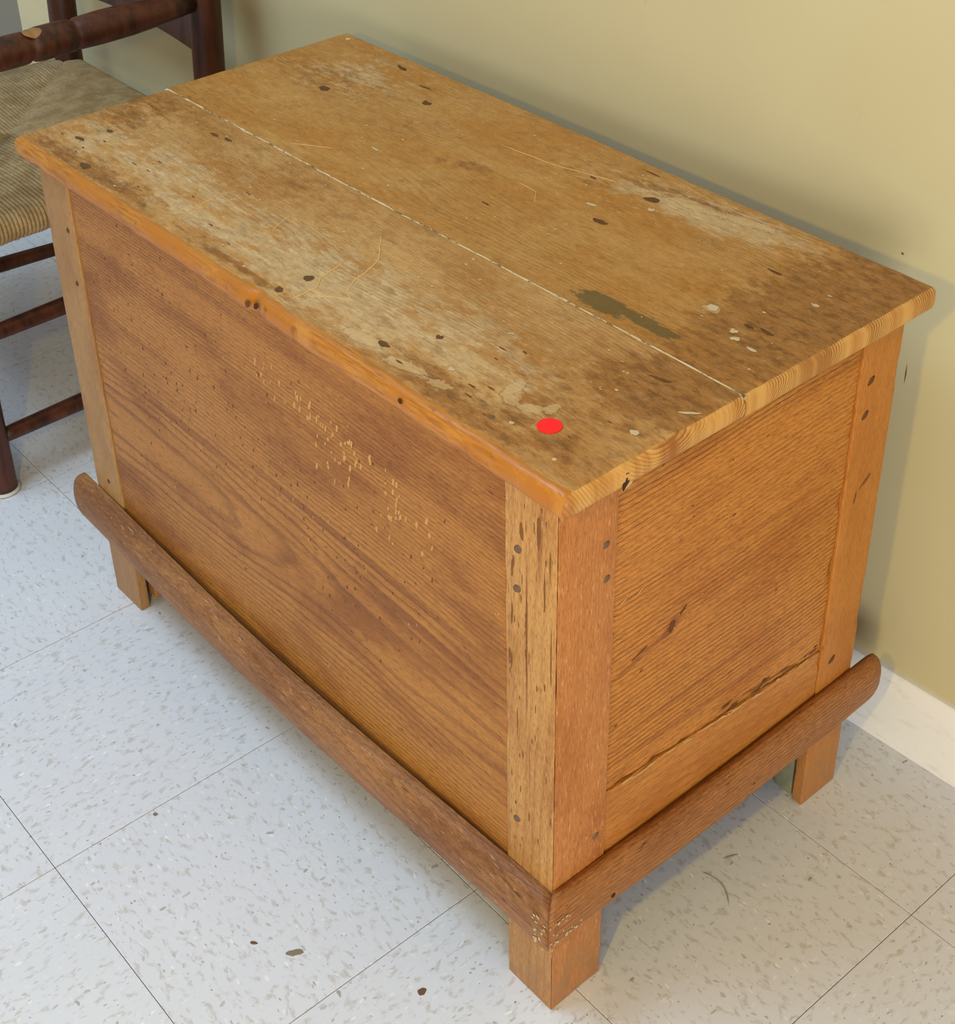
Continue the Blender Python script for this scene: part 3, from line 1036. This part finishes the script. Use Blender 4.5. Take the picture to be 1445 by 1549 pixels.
def scratch(name, pts, parent, mat=SCR, w=.0007):
    pts = [Vector(top(*p)) for p in pts]
    P = []
    for i in range(len(pts) - 1):
        for t in np.linspace(0, 1, 7)[:-1]:
            q = pts[i].lerp(pts[i + 1], t)
            q.x += .0016 * mnoise.noise(q * 90)
            q.y += .0016 * mnoise.noise(q * 80 + Vector((5, 0, 0)))
            P.append(q)
    P.append(pts[-1])
    n = len(P)
    return subpart(name, tube(name, P, [.0002] + [w] * (n - 2) + [.0002], 5), mat, parent)


scratch('scratch', [(-.377, .134), (-.345, .105), (-.335, .090), (-.325, .062), (-.316, .049)], lf)
scratch('scratch', [(-.359, .079), (-.350, .045), (-.338, .032), (-.337, .006)], lf)
scratch('scratch', [(-.467, .096), (-.462, .084), (-.451, .064)], lf, w=.0005)
scratch('scratch', [(-.545, .062), (-.541, .036), (-.530, .012)], lf, w=.0005)
scratch('scratch', [(-.330, .020), (-.315, .035), (-.300, .040)], lf, w=.0004)
scratch('scratch', [(-.372, .300), (-.345, .297), (-.330, .280)], lr, w=.0004)
scratch('scratch', [(-.45, .345), (-.38, .352), (-.30, .372)], lr, w=.0004)
scratch('scratch', [(-.60, .19), (-.56, .215)], lr, w=.0004)
lst = [(top(-.002, .079), lx, ly, ln, .0045, .0028), (top(.008, .128), (.7, .7, 0), (-.7, .7, 0), ln, .0085, .0016), (top(-.073, .020), lx, ly, ln, .0022, .0018), (top(-.018, .012), lx, ly, ln, .002, .0018), (top(-.16, .035), lx, ly, ln, .003, .002)]
for q in range(80):
    lst.append((top(rm.uniform(-.80, .0), rm.uniform(.0, .168)), lx, ly, ln, rm.uniform(.0006, .0020), rm.uniform(.0005, .0012)))
marks('white_specks', lst, CHIPW, lf, 'white paint specks on the front lid board')
lst = [(top(-.798, .412), lx, ly, ln, .004, .003), (top(-.29, .318), (.9, .3, 0), (-.3, .9, 0), ln, .006, .0022), (top(-.245, .352), lx, ly, ln, .0035, .003), (top(-.085, .258), lx, ly, ln, .0055, .0045), (top(-.048, .243), lx, ly, ln, .0035, .003),
       (top(-.04, .235), lx, ly, ln, .004, .0035), (top(-.03, .325), lx, ly, ln, .004, .002), (top(-.02, .232), lx, ly, ln, .005, .0018), (top(-.53, .245), lx, ly, ln, .006, .0015)]
for q in range(55):
    lst.append((top(rm.uniform(-.79, .0), rm.uniform(.185, .42)), lx, ly, ln, rm.uniform(.0006, .0020), rm.uniform(.0005, .0012)))
marks('white_specks', lst, CHIPW, lr, 'white paint specks on the rear lid board')
# dark knot broken out of the lid's end grain
lst = [((XL1 - .0003, .046, HT - .013), (0, .35, .94), (0, .94, -.35), sn, .0085, .0032)]
marks('end_knot', lst, KNOTD, lf)
lst = [((XL1 - .002, .050, HT - .0205), (0, .95, .3), (0, .3, -.95), sn, .0065, .0014)]
marks('end_chip', lst, CHIPW, lf)

# ------------------------------------------------------------------ red sticker on the lid
RED = plain('red_paper', srgb(255, 34, 36), .6, .2, .06, 300)
vs, fs = [], []
cx, cy, rr = -.0505, .0382, .0097
zt = HT + lidz(cx, cy) + .0008
vs.append((cx, cy, zt))
for ring, (f, dz) in enumerate(((.93, 0), (1.0, -.0001), (1.0, -.0007))):
    for q in range(40):
        a = 2 * math.pi * q / 40
        vs.append((cx + rr * f * math.cos(a), cy + rr * f * math.sin(a), zt + dz))
for q in range(40):
    fs.append((0, 1 + q, 1 + (q + 1) % 40))
    for w in range(2):
        a, b = 1 + w * 40 + q, 1 + w * 40 + (q + 1) % 40
        fs.append((a, a + 40, b + 40, b))
st = link('round_sticker', mesh('round_sticker', [(v[0] - cx, v[1] - cy, v[2] - zt) for v in vs], fs), RED, None, False)
st.location = (cx, cy, zt)
st['label'] = 'bright red round paper sticker on the chest lid'
st['category'] = 'sticker'

# ------------------------------------------------------------------ rush-seated armchair
CH = NT('dark_stained_wood')
_p = CH.obj()
_g = CH.noise(CH.scl(_p, (60, 60, 9)), 1, 4, .6)
_b = CH.noise(_p, 14, 4, .6)
_c = CH.mix(CH.step(_g, .35, .7), srgb(82, 42, 24), srgb(46, 22, 12))
_c = CH.mix(CH.math('MULTIPLY', CH.step(_b, .56, .72), .6), _c, srgb(100, 56, 32))
_s = CH.noise(_p, 90, 3, .6)
_c = CH.mix(CH.math('MULTIPLY', CH.step(_s, .70, .78), .5), _c, srgb(150, 104, 76))
CHAIR = CH.done(_c, CH.math('MULTIPLY_ADD', _b, .2, .32), .35, CH.bump(_g, .15, .001))
RU = NT('rush')
_p = RU.obj()
_n = RU.noise(_p, 38, 3, .6)
_f = RU.noise(_p, 210, 3, .65)
_c = RU.mix(RU.step(_n, .35, .68), srgb(168, 142, 100), srgb(146, 118, 78))
_c = RU.mix(RU.math('MULTIPLY', RU.step(_f, .45, .75), .6), _c, srgb(116, 92, 60))
_c = RU.mix(RU.step(RU.noise(_p, 120, 2), .72, .80), _c, srgb(200, 180, 136))
RUSH = RU.done(_c, .6, .25, RU.bump(_f, .4, .001))
RUBBER = plain('pale_glide', srgb(206, 204, 196), .6, .2, .3, 100)
BARE = plain('bare_rubbed_wood', srgb(150, 108, 60), .5, .3, .3, 80)

FR, FL_, BR, BL = Vector((-1.084, -.013, 0)), Vector((-1.560, -.013, 0)), Vector((-1.094, .387, 0)), Vector((-1.512, .387, 0))
chair = empty('rush_seat_armchair', (-1.315, .19, 0), 'dark-stained turned wooden armchair with woven rush seat behind the chest', 'chair')


def cpart(name, me, mat, label=None):
    return part(name, me, mat, chair, label)


def post(name, base, top_z, lean, r0=.0195, r1=.0215, finial=False, wid=1.0):
    zs = [0.004, .02, .08, .2, .33, .355, .40, .43, .55, .65, .8, .95]
    zs = [z for z in zs if z < top_z - .01] + [top_z - .008, top_z]
    pts, rad = [], []
    for z in zs:
        lz = max(0, z - .42) * lean
        pts.append(base + Vector((0, lz, z)))
        rad.append(r0 + (r1 - r0) * min(1, z / .25))
    rad[-1] *= .72
    if finial:
        lz = max(0, top_z - .42) * lean
        for dz, f in ((.006, .45), (.014, .5), (.024, .85), (.036, .95), (.048, .7), (.056, .25)):
            pts.append(base + Vector((0, lz + dz * lean, top_z + dz)))
            rad.append(r1 * f)
    return tube(name, pts, rad, 20)


for nm, b in (('front_post', FR), ('front_post', FL_)):
    o = cpart(nm, post(nm, b, .588, 0), CHAIR)
    g = tube('glide', [b + Vector((0, 0, z)) for z in (.0, .003, .005)], [.0215, .0235, .020], 20)
    subpart('glide', g, RUBBER, o)
for b in (BR, BL):
    cpart('back_post', post('back_post', b, 1.02, .05, finial=True), CHAIR)

# turned arms
for f, b in ((FR, BR), (FL_, BL)):
    a = Vector((b.x, b.y - .012, .596))
    c = Vector((f.x, f.y - .035, .600))
    prof = [(0, .0130), (.06, .0155), (.14, .0188), (.22, .0208), (.32, .0212), (.395, .0202), (.405, .0180), (.412, .0174), (.42, .0205), (.45, .0212), (.52, .0215), (.545, .0200), (.552, .0178), (.560, .0178),
            (.568, .0200), (.60, .0205), (.7, .0200), (.85, .0205), (.95, .0205), (.985, .017), (1, .008)]
    o = cpart('arm', tube('arm', [a.lerp(c, t) for t, r in prof], [r for t, r in prof], 24), CHAIR)
    if b is BR:
        q = a.lerp(c, .545)
        dvec = (c - a).normalized()
        sd = dvec.cross(Vector((0, 0, 1))).normalized()
        vs, fs = [], []
        for i in range(9):
            for j in range(7):
                s, t = (i / 8 - .5), (j / 6 - .5)
                rad = .0196 - .0004 * abs(s)
                ang = t * .95 * (1 - (2 * s) ** 2 * .75) + .35 + (-1 if True else 1) * .0
                ang = -ang
                cpt = q + dvec * (s * .024)
                base = .0202 + .0014 * (1 - math.exp(-(s * .034 / .004) ** 2))
                vs.append(cpt + (Vector((0, 0, 1)) * math.cos(ang) + sd * math.sin(ang)) * base)
        for i in range(8):
            for j in range(6):
                k0 = i * 7 + j
                fs.append((k0, k0 + 1, k0 + 8, k0 + 7))
        subpart('rubbed_patch', mesh('rubbed_patch', vs, fs), BARE, o)['label'] = 'bare rubbed spot on the arm'
# ladder slats
for z0, z1 in ((.512, .575), (.665, .735), (.825, .905)):
    def bend(x, y, z):
        t = (x - BL.x) / (BR.x - BL.x)
        zz = z + (.012 * math.sin(math.pi * t) if z > (z0 + z1) / 2 else 0)
        return (x, y + .018 * math.sin(math.pi * t) + max(0, z - .42) * .05, zz)
    cpart('back_slat', rbox('back_slat', (BL.x + .012, BL.y - .0045, z0), (BR.x - .012, BL.y + .0045, z1), .003, (14, 1, 3), bend), CHAIR)


def rung(a, b, z, r=.0118):
    a, b = a + Vector((0, 0, z)), b + Vector((0, 0, z))
    t = (b - a).normalized()
    ts = [.0, .08, .3, .5, .7, .92, 1.0]
    cpart('rung', tube('rung', [a.lerp(b, q) for q in ts], [r * .8, r * .92, r * 1.0, r * 1.08, r, r * .92, r * .8], 14), CHAIR)


for a, b, zz in ((FR, BR, (.238, .083)), (FL_, BL, (.238, .083)), (FR, FL_, (.205, .115)), (BR, BL, (.145,))):
    for z in zz:
        rung(a, b, z)

# rush seat: cords run over each rail and turn at the diagonals
ZS = .400


def quad(u, v):
    f = FL_.lerp(FR, u)
    b = BL.lerp(BR, u)
    return f.lerp(b, v)


vs, fs = [], []
rr = random.Random(5)


def cord(path, rad, seg=6):
    b = len(vs)
    n = len(path)
    for i, p in enumerate(path):
        t = (path[min(i + 1, n - 1)] - path[max(i - 1, 0)]).normalized()
        s = cordside
        w = t.cross(s).normalized()
        for k in range(seg):
            a = 2 * math.pi * k / seg
            vs.append(p + (s * math.cos(a) + w * math.sin(a)) * rad)
    for i in range(n - 1):
        for k in range(seg):
            a, c = b + i * seg + k, b + i * seg + (k + 1) % seg
            fs.append((a, c, c + seg, a + seg))


for side in range(4):
    cnt = 82 if side in (0, 2) else 72
    for q in range(cnt):
        s = (q + .5) / cnt
        if s < .035 or s > .965:
            continue
        depth = min(s, 1 - s)

        def at(dp):
            return quad(*{0: (s, dp), 1: (1 - dp, s), 2: (s, 1 - dp), 3: (dp, s)}[side])
        e0, e1 = at(0), at(.02)
        inn = (e1 - e0).normalized()
        cordside = Vector((-inn.y, inn.x, 0))
        out = -inn
        R = .0185
        path = []
        jz = rr.uniform(-.0006, .0006)
        for ang in (-80, -50, -20, 10, 40, 65, 85):
            a = math.radians(ang)
            path.append(e0 + out * (R * math.cos(a)) + Vector((0, 0, ZS - R - .003 + R * math.sin(a) + jz)))
        last = at(depth) + inn * .002
        nseg = max(2, int(depth * 14))
        for t in np.linspace(0, 1, nseg + 1)[1:]:
            p = e0.lerp(last, t)
            dome = .0055 * math.sin(math.pi * min(1, t * 1.02)) * (depth * 2) ** .5 - .006 * t * depth * 2
            path.append(p + Vector((0, 0, ZS - .003 + dome + jz)))
        # underside of the seat closes the cord
        path.append(last + Vector((0, 0, ZS - .030)))
        cord(path, .0031)
seat = cpart('rush_seat', mesh('rush_seat', vs, fs), RUSH, 'woven rush seat with diagonal seams')
# padding layer between the upper and lower cords, on the seat frame
ins = [quad(.03, .03), quad(.97, .03), quad(.97, .97), quad(.03, .97)]
vs2 = [p + Vector((0, 0, ZS - .006)) for p in ins] + [quad(.5, .5) + Vector((0, 0, ZS - .012))] + [p + Vector((0, 0, ZS - .032)) for p in ins]
fs2 = [(0, 1, 4), (1, 2, 4), (2, 3, 4), (3, 0, 4), (5, 8, 7, 6)] + [(k, 5 + k, 5 + (k + 1) % 4, (k + 1) % 4) for k in range(4)]
me = mesh('seat_padding', vs2, fs2)
subpart('seat_padding', me, RUSH, seat)
for a, b in ((FR, FL_), (FR, BR), (FL_, BL), (BR, BL)):
    cpart('seat_rail', tube('seat_rail', [a + Vector((0, 0, ZS - .0215)), b + Vector((0, 0, ZS - .0215))], [.013, .013], 12), CHAIR)
